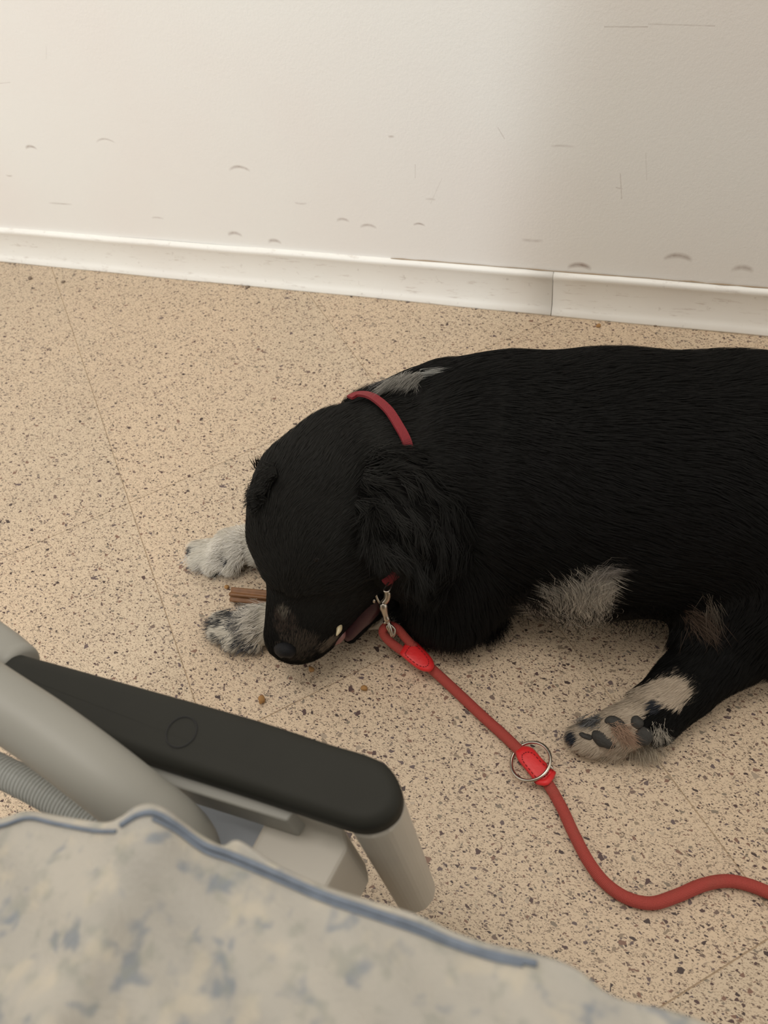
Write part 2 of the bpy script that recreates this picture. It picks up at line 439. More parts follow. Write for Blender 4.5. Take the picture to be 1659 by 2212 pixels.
# near hind leg: thigh, shank, hock, foot on its side
pr((1780, 1170, .120), .102, (1690, 1290, .075), .068, .020, 'thigh')
pr((1650, 1190, .090), .072, (1575, 1300, .060), .052, .020, 'thigh')
pr((1690, 1308, .070), .055, (1600, 1378, .045), .036, .016, 'thigh')
pr((1575, 1300, .060), .046, (1540, 1400, .042), .034, .014, 'thigh')
pr((1568, 1402, .042), .037, (1478, 1478, .032), .026, .010, 'hind')
pr((1478, 1478, .032), .027, (1400, 1545, .026), .0225, .008, 'hind')
pr((1475, 1510, .024), .016, (1425, 1575, .018), .011, .006, 'hind')
pr((1400, 1545, .026), .0225, (1330, 1578, .024), .021, .008, 'hpaw')
for (x, y, z, r) in ((1245, 1590, .016, .0095), (1262, 1602, .018, .0105), (1285, 1612, .014, .0105), (1330, 1618, .014, .0100)):
    pr((1345, 1572, .024), .015, (x, y, z), r, .009, 'hpaw')
A = np.array([p[0] for p in PR]); RA = np.array([p[1] for p in PR]); B = np.array([p[2] for p in PR]); RB = np.array([p[3] for p in PR])
FL = np.array([p[4] for p in PR]); NM = [p[5] for p in PR]; AB = B - A; AB2 = (AB ** 2).sum(1)
KS = np.array([{'paw': .0018, 'hpaw': .002, 'leg': .006, 'hind': .006, 'muzzle': .006, 'jaw': .004}.get(n, .009) for n in NM])
def prim_d(P):
    t = np.clip(((P[:, None] - A) * AB).sum(2) / AB2, 0, 1)
    q = A + t[..., None] * AB
    return np.linalg.norm(P[:, None] - q, axis=2) - (RA + t * (RB - RA)), t
A32, AB32, RA32, DR32 = A.astype(np.float32), AB.astype(np.float32), RA.astype(np.float32), (RB - RA).astype(np.float32)
def field(P):
    P = P.astype(np.float32)
    t = np.clip((P @ AB32.T - (A32 * AB32).sum(1)) / AB2.astype(np.float32), 0, 1)
    v = P[:, None] - (A32 + t[..., None] * AB32); ln = np.sqrt((v * v).sum(2)) + 1e-9
    d = ln - (RA32 + t * DR32); i = d.argmin(1); k = KS[i][:, None]; mn = d.min(1)[:, None]
    w = np.exp(-(d - mn) / k); sw = w.sum(1, keepdims=True)
    g = ((w / sw / ln)[..., None] * v).sum(1)
    return mn[:, 0] - k[:, 0] * np.log(sw[:, 0]), g, d
def sdf(P): return field(P)[0]
def surf(x, y, off=0.):
    """point where the sight line through this pixel meets the dog's skin, lifted by off along the normal"""
    d = RT * (x - 829.5) / F - UP * (y - 1106) / F + FW; d = d / np.linalg.norm(d); t = .3
    for _ in range(60):
        q = (CAM + d * t)[None]; h, g, _d = field(q)
        if h[0] < .0003: break
        t += float(h[0]) * .9
        if t > 1.3: return at(x, y, .01)
    g = g[0] / (np.linalg.norm(g[0]) + 1e-9)
    return CAM + d * t + g * off
bm = bmesh.new()
for a, ra, b, rb, L, nm in PR:
    n = max(2, int(np.linalg.norm(b - a) / (min(ra, rb) * .5)) + 1)
    for i in range(n + 1):
        t = i / n; ball(bm, a + (b - a) * t, float(ra + (rb - ra) * t), 14)
tmp = bmobj('tmp', bm, None)
rm = tmp.modifiers.new('r', 'REMESH'); rm.mode = 'VOXEL'; rm.voxel_size = .0045
dg = bpy.context.evaluated_depsgraph_get(); me = bpy.data.meshes.new_from_object(tmp.evaluated_get(dg))
bpy.data.objects.remove(tmp)
n = len(me.vertices); co = np.empty(n * 3); me.vertices.foreach_get('co', co); co = co.reshape(-1, 3)
def grad(P): return field(P)[1]
for it in range(3):
    for s in range(0, n, 8000):
        P = co[s:s + 8000]; sv, gd, _ = field(P); gl = np.linalg.norm(gd, axis=1, keepdims=True) + 1e-6
        co[s:s + 8000] = P - gd / gl * np.clip(sv, -.012, .012)[:, None] * .9
co[:, 2] = np.maximum(co[:, 2], .0015)
me.vertices.foreach_set('co', co.ravel()); me.update()

def nz(P, s, seed=0.):
    """cheap smooth vector noise from sines"""
    q = P * s + seed
    return np.stack([np.sin(q[:, 0] * 1.3 + 2.1 * np.sin(q[:, 1] * .9 + 1)) * np.cos(q[:, 2] * 1.1 + q[:, 1] * .7),
                     np.sin(q[:, 1] * 1.2 + 1.7 * np.sin(q[:, 2] * 1.1 + 2)) * np.cos(q[:, 0] * 1.2 + q[:, 2] * .5),
                     np.sin(q[:, 2] * 1.4 + 1.9 * np.sin(q[:, 0] * 1.0 + 3)) * np.cos(q[:, 1] * 1.3 - q[:, 0] * .6)], 1)
BLACK = np.array([.0042, .0041, .0037]); WHITE = np.array([.60, .555, .47]); TAN = np.array([.040, .027, .019]); CHEST = np.array([.36, .33, .28]); FOOT = np.array([.43, .355, .27])  # FOOT: white fur with the shade on the hind foot painted in
# coat markings: centre, radius (world), colour, softness
MARK = []
def mark(x, y, z, r, col, soft=.3, par=None): MARK.append((surf(x, y), r, np.array(col), soft, par))
mark(470, 1190, .025, .062, WHITE, .1, ('paw', 'leg')); mark(555, 1185, .030, .058, WHITE, .1, ('paw', 'leg')); mark(640, 1190, .03, .06, WHITE, .1, ('paw', 'leg'))
mark(530, 1345, .025, .060, WHITE, .1, ('paw', 'leg')); mark(620, 1345, .025, .060, WHITE, .1, ('paw', 'leg')); mark(740, 1340, .02, .060, WHITE, .2, ('paw', 'leg')); mark(835, 1350, .012, .028, WHITE, .3, ('leg',))
GREY = (.030, .032, .038)
mark(412, 1190, .015, .008, GREY, .5); mark(489, 1205, .035, .0065, GREY, .3); mark(470, 1238, .006, .008, GREY, .5); mark(430, 1236, .006, .005, GREY, .5); mark(548, 1225, .01, .009, GREY, .5)
for q in ((570, 1305, .04, .0085), (553, 1362, .034, .0085), (500, 1345, .02, .011), (480, 1345, .014, .009), (520, 1385, .015, .011), (540, 1392, .01, .011), (470, 1375, .012, .006), (503, 1330, .02, .009)):
    mark(*q, GREY, .75)
mark(1310, 1545, .04, .038, FOOT, .15, ('hind', 'hpaw')); mark(1370, 1535, .045, .034, FOOT, .15, ('hind', 'hpaw')); mark(1440, 1497, .05, .021, FOOT, .2, ('hind',)); mark(1270, 1590, .03, .030, FOOT, .15, ('hpaw',)); mark(1340, 1610, .01, .036, FOOT, .15, ('hpaw',)); mark(1470, 1485, .055, .015, FOOT, .3, ('hind',))
mark(1418, 1528, .045, .009, GREY, .4); mark(1425, 1575, .022, .020, BLACK, .2); mark(1450, 1560, .020, .016, BLACK, .2)
mark(1240, 1590, .02, .009, GREY, .5)
mark(1255, 1285, .055, .026, CHEST, .25, ('body',)); mark(1265, 1305, .03, .020, CHEST, .3, ('body',)); mark(1285, 1255, .08, .020, CHEST, .5, ('body',)); mark(1190, 1300, .08, .016, CHEST, .7, ('body',)); mark(1215, 1290, .08, .020, CHEST, .5, ('body',))
mark(862, 826, .22, .009, (.20, .20, .19), .85); mark(895, 820, .22, .009, (.20, .20, .19), .85); mark(822, 840, .21, .008, (.14, .14, .14), .9)
mark(1500, 1335, .10, .012, TAN, .92); mark(1545, 1350, .10, .010, TAN, .92)
mark(612, 1345, .09, .015, (.040, .030, .024), .95); mark(650, 1398, .07, .022, (.05, .040, .031), .95); mark(710, 1392, .05, .013, (.12, .095, .07), .7, ('muzzle',)); mark(612, 1322, .11, .008, (.085, .075, .06), .9)
def colour(P, names, rnd):
    c = np.tile(BLACK, (len(P), 1)); w1 = nz(P, 190.)[:, 0] * .5 + nz(P, 420., 5)[:, 1] * .5
    for (q, r, col, soft, par) in MARK:
        d = np.linalg.norm(P - q, axis=1) / r
        edge = 1 + .22 * w1
        hit = (d < edge) & (rnd > np.clip((d - (1 - soft)) / max(soft, .01), 0, 1) * .9)
        if soft > .7: hit &= rnd > .35
        if par is not None: hit &= np.isin(names, par)
        c[hit] = col
    return c
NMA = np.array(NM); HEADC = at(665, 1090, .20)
def head_haze(P, c):
    """lightens black fur round the head: sheen and haze painted into the colour"""
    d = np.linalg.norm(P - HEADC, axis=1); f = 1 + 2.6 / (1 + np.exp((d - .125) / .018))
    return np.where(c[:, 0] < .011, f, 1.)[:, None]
def near(P): return field(P)[2]
d = np.concatenate([near(co[s:s + 20000]) for s in range(0, n, 20000)]); nearest = d.argmin(1)
cv = colour(co, NMA[nearest], np.full(n, .93)); cv *= head_haze(co, cv)
ca = me.color_attributes.new('Col', 'FLOAT_COLOR', 'POINT')
ca.data.foreach_set('color', np.concatenate([cv, np.ones((n, 1))], 1).ravel())
body = link('body', me, M['body']); keep(body, dog)

def strands(name, P0, D, N, L, col, width, mat, curl=None, parent=dog, droop=.0, SN=None):
    """hair as thin tapered blades: root, middle, tip"""
    k = len(P0); side = np.cross(D, rng.normal(size=(k, 3)) if SN is None else SN + .30 * rng.normal(size=(k, 3))); side /= np.linalg.norm(side, axis=1, keepdims=True) + 1e-9
    D = D / (np.linalg.norm(D, axis=1, keepdims=True) + 1e-9); L = L[:, None]; w = width[:, None] * side
    p1 = P0 + L * .45 * (D * .96 + N * .20); p2 = P0 + L * (D * .98 + N * .13) + np.array([0, 0, -1.]) * L * droop
    if curl is not None: p1 = p1 + curl * L * .5; p2 = p2 - curl * L * .6
    for q in (p1, p2): q[:, 2] = np.maximum(q[:, 2], .0012)
    vs = np.stack([P0 - w, P0 + w, p1 - w * .8, p1 + w * .8, p2], 1).reshape(-1, 3)
    b = np.arange(k)[:, None] * 5
    tri = np.concatenate([b + np.array([0, 1, 3]), b + np.array([0, 3, 2]), b + np.array([2, 3, 4])], 1).reshape(-1, 3)
    me = bpy.data.meshes.new(name); me.vertices.add(len(vs)); me.vertices.foreach_set('co', vs.ravel())
    me.loops.add(tri.size); me.loops.foreach_set('vertex_index', tri.ravel().astype(np.int32))
    me.polygons.add(len(tri)); me.polygons.foreach_set('loop_start', (np.arange(len(tri)) * 3).astype(np.int32))
    me.polygons.foreach_set('loop_total', np.full(len(tri), 3, np.int32)); me.update()
    a = me.color_attributes.new('Col', 'FLOAT_COLOR', 'POINT')
    cc = np.repeat(np.concatenate([col, np.ones((k, 1))], 1), 5, 0); a.data.foreach_set('color', cc.ravel())
    o = link(name, me, mat, None, False); keep(o, parent); tag(o, kind='stuff'); return o

# sample the skin
me.calc_loop_triangles(); tr = np.empty(len(me.loop_triangles) * 3, np.int32); me.loop_triangles.foreach_get('vertices', tr); tr = tr.reshape(-1, 3)
ar = np.linalg.norm(np.cross(co[tr[:, 1]] - co[tr[:, 0]], co[tr[:, 2]] - co[tr[:, 0]]), axis=1)
cen = co[tr].mean(1); wgt = ar.copy()
wgt[cen[:, 0] > .32] *= .15
nn = NMA[nearest[tr[:, 0]]]
for nm_, f in (('paw', 6), ('hpaw', 7), ('leg', 4), ('hind', 4), ('muzzle', 3), ('head', 1.6)): wgt[nn == nm_] *= f
NS = 250000
idx = rng.choice(len(tr), NS, p=wgt / wgt.sum()); r1 = np.sqrt(rng.random(NS)); r2 = rng.random(NS)
P = co[tr[idx, 0]] * (1 - r1)[:, None] + co[tr[idx, 1]] * (r1 * (1 - r2))[:, None] + co[tr[idx, 2]] * (r1 * r2)[:, None]
N = np.empty_like(P); D = np.empty_like(P); LN = np.empty(NS); NMs = np.empty(NS, dtype=NMA.dtype)
ABn = AB / np.sqrt(AB2)[:, None]
for s in range(0, NS, 10000):
    q = P[s:s + 10000]; _, g_, d = field(q); wq = np.exp(-(d - d.min(1, keepdims=True)) / .012); wq /= wq.sum(1, keepdims=True)
    D[s:s + 10000] = wq @ ABn; LN[s:s + 10000] = wq @ FL; NMs[s:s + 10000] = NMA[d.argmin(1)]
    N[s:s + 10000] = g_ / (np.linalg.norm(g_, axis=1, keepdims=True) + 1e-9)
D = D + nz(P, 30.) * .22 + nz(P, 110., 3) * .12 + rng.normal(size=P.shape) * .07 + np.array([0, 0, -.35])
D -= (D * N).sum(1, keepdims=True) * N; D /= np.linalg.norm(D, axis=1, keepdims=True) + 1e-9
rnd = rng.random(NS); col = colour(P, NMs, rnd); col = col * head_haze(P, col) * (.88 + .24 * rng.random((NS, 1)))
ok = (N[:, 2] > -.75) & (P[:, 2] > .002)
COL = [surf(x, y, .0075) for x, y in ((757, 874), (775, 866), (795, 866), (815, 874), (842, 896), (864, 927), (882, 958), (893, 1000), (898, 1050), (896, 1110), (885, 1170), (866, 1215), (842, 1238), (822, 1250))]
cpath = spline([V(p) for p in COL], 80); cpa = np.array([list(p) for p in cpath])
for s in range(0, NS, 20000):
    ok[s:s + 20000] &= np.sqrt(((P[s:s + 20000, None] - cpa) ** 2).sum(2)).min(1) > .0068
LL = LN * (.6 + .6 * rng.random(NS)); LL[(NMs == 'body') & (P[:, 2] < .08)] *= 1.25
wd = np.where(np.isin(NMs, ('paw', 'hpaw', 'leg', 'hind', 'muzzle')), .00024, .00034)
strands('fur', P[ok], D[ok], N[ok], LL[ok], col[ok], wd[ok], M['fur'], SN=N[ok])

# longer feathering: roots scattered round a line of points, combed one way
fp, fd, fl, fc, fw_, fn, fs, fb = [], [], [], [], [], [], [], []
def feather(pts, spread, direction, L, count, col, jit=.22, width=.0003, wave=.35, skin=False, bend=0.):
    pth = spline([surf(p[0], p[1], .001) if skin else at(*p) for p in pts], 40)
    cs = rng.integers(0, 41, count); base = np.array([pth[i] for i in cs]) + rng.normal(size=(count, 3)) * spread
    d = np.array([(surf(*direction[1][:2]) - surf(*direction[0][:2]))]) if skin else np.array([(at(*direction[1]) - at(*direction[0]))]); d = d / np.linalg.norm(d)
    cl = nz(base, 110.) * wave
    fp.append(base); fd.append(d + cl + rng.normal(size=(count, 3)) * jit); fl.append(L * (.55 + .6 * rng.random(count)))
    cc = np.tile(np.array(col), (count, 1)) * (.7 + .6 * rng.random((count, 1))); fc.append(cc); fw_.append(np.full(count, width)); 
    if skin:
        g = field(base)[1]; g /= np.linalg.norm(g, axis=1, keepdims=True) + 1e-9; d_ = fd[-1]; d_ -= (d_ * g).sum(1, keepdims=True) * g; fn.append(g * .25); fs.append(g); fb.append(np.cross(g, d_) * bend)
    else: fn.append(np.tile([[0, 0, .3]], (count, 1))); fs.append(rng.normal(size=(count, 3))); fb.append(np.zeros((count, 3)))
BK = tuple(BLACK)
feather([(880, 1345, .03), (960, 1365, .03), (1050, 1345, .03), (1075, 1320, .03)], .006, ((980, 1290, .06), (1010, 1400, .0)), .026, 5000, BK)
feather([(1130, 1270, .06), (1250, 1300, .05), (1420, 1320, .05)], .010, ((1200, 1250, .07), (1240, 1340, .01)), .018, 2600, BK, skin=True)
CW = (.40, .365, .31)
feather([(1262, 1332), (1266, 1305), (1264, 1275)], .009, ((1272, 1335), (1258, 1235)), .023, 4200, CW, .10, .00018, .3, skin=True, bend=-.12)
feather([(1250, 1322), (1228, 1300), (1218, 1285)], .008, ((1272, 1330), (1190, 1262)), .025, 3000, CW, .10, .00018, .3, skin=True, bend=-.2)
feather([(1288, 1322), (1294, 1290), (1292, 1262)], .006, ((1280, 1330), (1312, 1225)), .021, 2200, CW, .10, .00018, .3, skin=True, bend=.25)
feather([(1225, 1316), (1190, 1310), (1165, 1306)], .005, ((1262, 1318), (1120, 1296)), .030, 1300, (.33, .29, .24), .12, .00018, .3, skin=True, bend=-.15)
feather([(1290, 1245), (1308, 1240)], .004, ((1280, 1262), (1335, 1235)), .022, 260, (.20, .18, .16), .14, .00018, .3, skin=True, bend=.4)
PW = (.58, .54, .47)
feather([(556, 1318), (545, 1335), (550, 1368)], .005, ((572, 1325), (480, 1368)), .020, 1100, PW, .16, .00018, .4, skin=True, bend=.1)
feather([(540, 1325), (520, 1345), (530, 1375)], .005, ((575, 1325), (480, 1368)), .017, 420, (.05, .052, .06), .16, .00018, .4, skin=True, bend=.1)
feather([(530, 1158), (522, 1180), (515, 1205)], .005, ((560, 1165), (440, 1218)), .020, 1200, PW, .14, .00018, .4, skin=True, bend=.1)
feather([(490, 1170), (470, 1195), (480, 1215)], .005, ((530, 1165), (430, 1225)), .015, 900, PW, .16, .00018, .4, skin=True, bend=.1)
feather([(842, 832), (872, 820), (908, 816)], .0028, ((885, 812), (852, 862)), .030, 1700, (.24, .23, .205), .16, .0002, .35, skin=True)
feather([(800, 840), (815, 832), (835, 828)], .0022, ((805, 835), (826, 872)), .030, 420, (.11, .11, .11), .14, .0002, .3, skin=True)
feather([(905, 815), (930, 808)], .0020, ((900, 820), (955, 808)), .020, 200, (.30, .30, .28), .12, .00025, .2, skin=True)
feather([(554, 1012, .20), (560, 1005, .205)], .0022, ((560, 1010, .20), (549, 985, .215)), .012, 110, BK, .15)
feather([(540, 1050, .17), (542, 1075, .165)], .003, ((545, 1050, .18), (530, 1062, .16)), .009, 120, BK, .3)
feather([(1500, 1320, .10), (1530, 1350, .095)], .006, ((1500, 1310, .11), (1560, 1390, .08)), .024, 380, (.055, .038, .027), .25, .0002, skin=True)
feather([(1530, 1280, .12), (1545, 1330, .10)], .004, ((1530, 1270, .12), (1550, 1350, .09)), .026, 110, (.085, .07, .055), .25, .0002, skin=True)
feather([(1345, 1600, .010), (1380, 1605, .010), (1410, 1600, .012)], .004, ((1360, 1590, .01), (1380, 1650, .002)), .026, 900, (.40, .34, .26), .45, .0002, .6)
feather([(1250, 1608, .014), (1300, 1620, .012), (1340, 1625, .012)], .003, ((1340, 1620, .01), (1255, 1608, .01)), .020, 500, (.40, .34, .26), .35, .0002, .5)
feather([(1415, 1560, .03), (1425, 1580, .02)], .003, ((1410, 1540, .03), (1432, 1600, .01)), .020, 240, (.33, .30, .25), .3, .0002, .6, skin=True)
feather([(1325, 1570, .046), (1350, 1585, .044)], .003, ((1290, 1575, .045), (1350, 1610, .04)), .020, 420, (.27, .175, .12), .35, .0002, .6, skin=True)
feather([(1270, 1560, .035), (1300, 1555, .04)], .003, ((1380, 1540, .04), (1250, 1590, .03)), .018, 300, (.10, .10, .10), .3, .0003, .5, skin=True)
feather([(800, 1330, .02), (850, 1345, .018)], .005, ((800, 1320, .03), (830, 1360, .002)), .012, 300, (.42, .40, .38), .3, .0002)
feather([(500, 1325, .03), (470, 1345, .018), (465, 1370, .014)], .004, ((560, 1330, .03), (465, 1352, .012)), .019, 420, (.055, .055, .06), .2, .0003, .4)
feather([(480, 1380, .016), (520, 1388, .014), (560, 1388, .014)], .004, ((540, 1350, .03), (515, 1405, .004)), .017, 520, (.07, .075, .085), .25, .0003, .4)
feather([(410, 1200, .014), (440, 1225, .012), (500, 1225, .012)], .003, ((500, 1180, .03), (455, 1240, .004)), .013, 420, (.50, .47, .43), .3, .0003, .4)
strands('long_hair', np.concatenate(fp), np.concatenate(fd), np.concatenate(fn), np.concatenate(fl), np.concatenate(fc), np.concatenate(fw_), M['fur'], SN=np.concatenate(fs), curl=np.concatenate(fb))

# ear: a long soft flap hanging from the side of the skull back over the neck
def flap(name, spine, widths, thick, out):
    pth = spline([surf(p[0], p[1], p[2]) for p in spine], 26); bm = bmesh.new(); rows = []
    for i, p in enumerate(pth):
        t = (pth[min(i + 1, 26)] - pth[max(i - 1, 0)]).normalized(); s = t.cross(V(out)).normalized(); o_ = s.cross(t).normalized()
        k = i / 26 * (len(widths) - 1); a = int(min(k, len(widths) - 2)); wv = widths[a] + (widths[a + 1] - widths[a]) * (k - a)
        ring = []
        for j in range(20):
            q = 2 * math.pi * j / 20; cx = math.cos(q)
            ring.append(bm.verts.new(p + s * wv * cx + o_ * thick * math.sin(q) * (.5 + .5 * math.sqrt(max(0, 1 - cx * cx))) + o_ * .004 * math.sin(cx * 6 + i * .5)))
        rows.append(ring)
    for i in range(26):
        for j in range(20): bm.faces.new((rows[i][j], rows[i][(j + 1) % 20], rows[i + 1][(j + 1) % 20], rows[i + 1][j]))
    bm.faces.new(rows[0]); bm.faces.new(rows[-1])
    return bm, pth
view = (CAM - at(900, 1100, .2)); view /= np.linalg.norm(view)
NEARSP = [(780, 1035, .004), (840, 1055, .014), (895, 1110, .017), (925, 1185, .016), (925, 1255, .010)]
bm, pth = flap('ear', NEARSP, [.026, .042, .050, .044, .016], .006, view)
ear = bmobj('ear', bm, M['body'])
def paint(o, col):
    k = len(o.data.vertices); a = o.data.color_attributes.new('Col', 'FLOAT_COLOR', 'POINT'); a.data.foreach_set('color', list((*col, 1)) * k)
paint(ear, BK); keep(ear, dog)
def ear_fur(o, pth, count, L, dvec=None):
    me = o.data; nv = len(me.vertices); c = np.empty(nv * 3); me.vertices.foreach_get('co', c); c = c.reshape(-1, 3)
    nr = np.empty(nv * 3); me.vertices.foreach_get('normal', nr); nr = nr.reshape(-1, 3)
    i = rng.integers(0, nv - 20, count); j = i + 20
    u = rng.random((count, 1)); q = c[i] * (1 - u) + c[j] * u + rng.normal(size=(count, 3)) * .002
    D = c[j] - c[i]; D /= np.linalg.norm(D, axis=1, keepdims=True) + 1e-9
    wv = nz(q, 95.) * .55
    return strands('ear_fur', q, D + wv + rng.normal(size=q.shape) * .12, nr[i] * .6, L * (.6 + .6 * rng.random(count)), np.tile(BLACK * 1.2, (count, 1)) * head_haze(q, np.tile(BLACK, (count, 1))) * (.8 + .4 * rng.random((count, 1))), np.full(count, .0003), M['fur'], SN=nr[i])
ear_fur(ear, pth, 14000, .026)
v2 = np.array([-.6, -.2, .6])
bm, pth = flap('ear', [(600, 1020, .002), (575, 1040, .004), (560, 1070, .004), (556, 1100, .003)], [.008, .014, .014, .007], .004, v2)
ear2 = bmobj('ear', bm, M['body']); paint(ear2, tuple(BLACK * 3)); keep(ear2, dog); ear_fur(ear2, pth, 1500, .007)  # far ear's black lightened with the same painted head haze

# nose
nd = V(at(604, 1405, .060) - at(640, 1230, .105)).normalized(); nc = surf(611, 1410, -.0065)
bm = bmesh.new(); ball(bm, (0, 0, 0), (.0105, .0185, .0120), 24)
for v in bm.verts:                       # septum groove and nostrils
    p = v.co
    if p.x > 0: p.x -= .0016 * math.exp(-(p.y / .0018) ** 2)
    for s in (-1, 1):
        r = math.hypot(p.y - s * .0075, p.z + .001)
        if p.x > .003 and r < .005: p.x -= .0045 * (1 - r / .005)
bmesh.ops.transform(bm, matrix=Matrix.Translation(V(nc)) @ frame(nd, (-.6, .3, .7)).to_4x4(), verts=bm.verts)
keep(bmobj('nose', bm, M['nose']), dog)
# mouth: dark flesh between lip and lower jaw, gum, canine
bm = bmesh.new(); tube(bm, spline([at(818, 1262, .080), at(795, 1305, .060), at(770, 1340, .045), at(742, 1378, .034)], 14), [.010, .014, .016, .017, .017, .017, .016, .016, .015, .014, .013, .012, .011, .010, .007], 14, True, .8)
keep(bmobj('mouth', bm, M['mouth']), dog)
bm = bmesh.new(); tube(bm, spline([at(742, 1362, .052), at(728, 1380, .046), at(708, 1392, .040)], 8), [.003, .005, .006, .006, .006, .005, .005, .004, .002], 10)
keep(bmobj('lip', bm, M['gum']), dog)
bm = bmesh.new(); tz = surf(735, 1358)[2] + .004; tube(bm, spline([at(730, 1344, tz), at(733, 1358, tz), at(727, 1373, tz)], 8), [.0026, .0032, .0034, .0034, .0032, .0028, .0022, .0015, .0007], 10)
tag(keep(bmobj('tooth', bm, M['tooth']), dog), 'ivory canine tooth')
# eye, mostly shut beneath the brow
bm = bmesh.new(); ball(bm, surf(683, 1208, -.0047), (.0056, .0056, .0045), 14); keep(bmobj('eye', bm, M['eye']), dog)
# claws
def claw(p, q, r=.0026):
    bm = bmesh.new(); a, b = V(at(*p)), V(at(*q)); mid = (a + b) / 2 + Vector((0, 0, .002))
    tube(bm, spline([a, mid, b], 8), [r, r, r, r * .95, r * .9, r * .75, r * .6, r * .4, r * .15], 8); keep(bmobj('claw', bm, M['claw']), dog)
claw((474, 1352, .014), (458, 1358, .004)); claw((472, 1376, .014), (457, 1384, .004), .0034); claw((508, 1388, .014), (499, 1402, .004), .0036); claw((548, 1390, .012), (546, 1405, .004), .0028)
claw((417, 1196, .012), (404, 1203, .004)); claw((420, 1222, .012), (402, 1230, .004)); claw((450, 1232, .010), (436, 1240, .004)); claw((484, 1234, .010), (472, 1242, .004), .0030)
claw((1243, 1594, .018), (1228, 1600, .010), .0032); claw((1252, 1606, .014), (1232, 1611, .006), .0028)
claw((1436, 1592, .016), (1416, 1590, .008), .0026)
# pads of the hind foot, turned up to the camera
def padobj(x, y, z, sx, sy, ang, lab=None):
    c = surf(x, y, -.0012); z = c[2]; vw = V(CAM - c).normalized(); a = at(x + 10 * math.cos(ang), y + 10 * math.sin(ang), z) - at(x, y, z)
    bm = bmesh.new(); ball(bm, c, (sx, sy, .0058), 20, frame(V(a), vw))
    for v in bm.verts: v.co += Vector((1, 1, 1)) * .0012 * noise.noise(v.co * 160)
    keep(bmobj('paw_pad', bm, M['pad']), dog)
padobj(1303, 1598, .034, .0125, .0075, .55); padobj(1330, 1562, .045, .0105, .0060, .35); padobj(1388, 1588, .040, .0110, .0105, .2); padobj(1266, 1590, .030, .0075, .0036, .3); padobj(1376, 1560, .046, .0065, .0065, .9)

# ------------------------------------------------------------------ collar (worn, so a thing of its own)
ctr = V((at(760, 868, .18) + at(838, 1245, .105)) / 2)
collar = empty('dog_collar', Vector((ctr.x, ctr.y, 0)))
tag(collar, 'red webbing dog collar round the black dog\'s neck', 'collar')
cp = [cpath[int(i * 80 / 60)] for i in range(61)]
bm = bmesh.new(); rows = []
cc = V(at(815, 1060, .12))
for i, p in enumerate(cp):
    t = (cp[min(i + 1, 60)] - cp[max(i - 1, 0)]).normalized(); o_ = (p - cc); o_ = (o_ - t * o_.dot(t)).normalized(); s = t.cross(o_).normalized()
    hw, ht = .0048, .0013
    rows.append([bm.verts.new(p + s * a * hw + o_ * b * ht) for a, b in ((-1, -1), (-.96, 1), (.96, 1), (1, -1))])
for i in range(60):
    for j in range(4): bm.faces.new((rows[i][j], rows[i][(j + 1) % 4], rows[i + 1][(j + 1) % 4], rows[i + 1][j]))
bm.faces.new(rows[0]); bm.faces.new(rows[-1][::-1])
keep(bmobj('collar_band', bm, M['collar'], smooth=False), collar)
bm = bmesh.new(); c0_ = surf(830, 1246, .010)[2]; dr = [at(845, 1236, c0_), at(854, 1243, c0_), at(850, 1260, c0_), at(838, 1278, c0_), at(829, 1274, c0_), at(840, 1256, c0_)]
tube(bm, spline(dr + [dr[0]], 40)[:-1], .0011, 8, closed=True)
keep(bmobj('metal_ring', bm, M['steel']), collar)

# ------------------------------------------------------------------ leash
leash = empty('dog_leash', V(at(1145, 1645, 0)))
tag(leash, 'red woven rope leash with metal hook running from collar across the floor', 'leash')
R = .0056
path = [at(*p) for p in ((905, 1422, .018), (938, 1450, .012), (985, 1493, R + .001), (1040, 1545, R + .001), (1092, 1592, R + .001), (1140, 1640, .009), (1180, 1688, .009), (1212, 1742, R + .001), (1240, 1802, R + .001), (1272, 1862, R + .001), (1308, 1908, R + .001), (1355, 1940, R + .001), (1408, 1951, R + .001), (1462, 1935, R + .001), (1520, 1911, R + .001), (1572, 1903, R + .001), (1622, 1913, R + .001), (1690, 1938, R + .001), (1800, 1960, R + .001), (1950, 1900, R + .001))]
bm = bmesh.new(); tube(bm, spline(path, 260), R, 16)
keep(bmobj('rope', bm, M['rope']), leash)
bm = bmesh.new(); lp = [at(*p) for p in ((905, 1430, .020), (868, 1406, .026), (838, 1382, .036), (827, 1364, .044), (838, 1352, .048), (858, 1358, .044), (878, 1380, .034), (908, 1412, .022))]
tube(bm, spline(lp, 60), .0050, 14)
keep(bmobj('rope_loop', bm, M['rope']), leash)
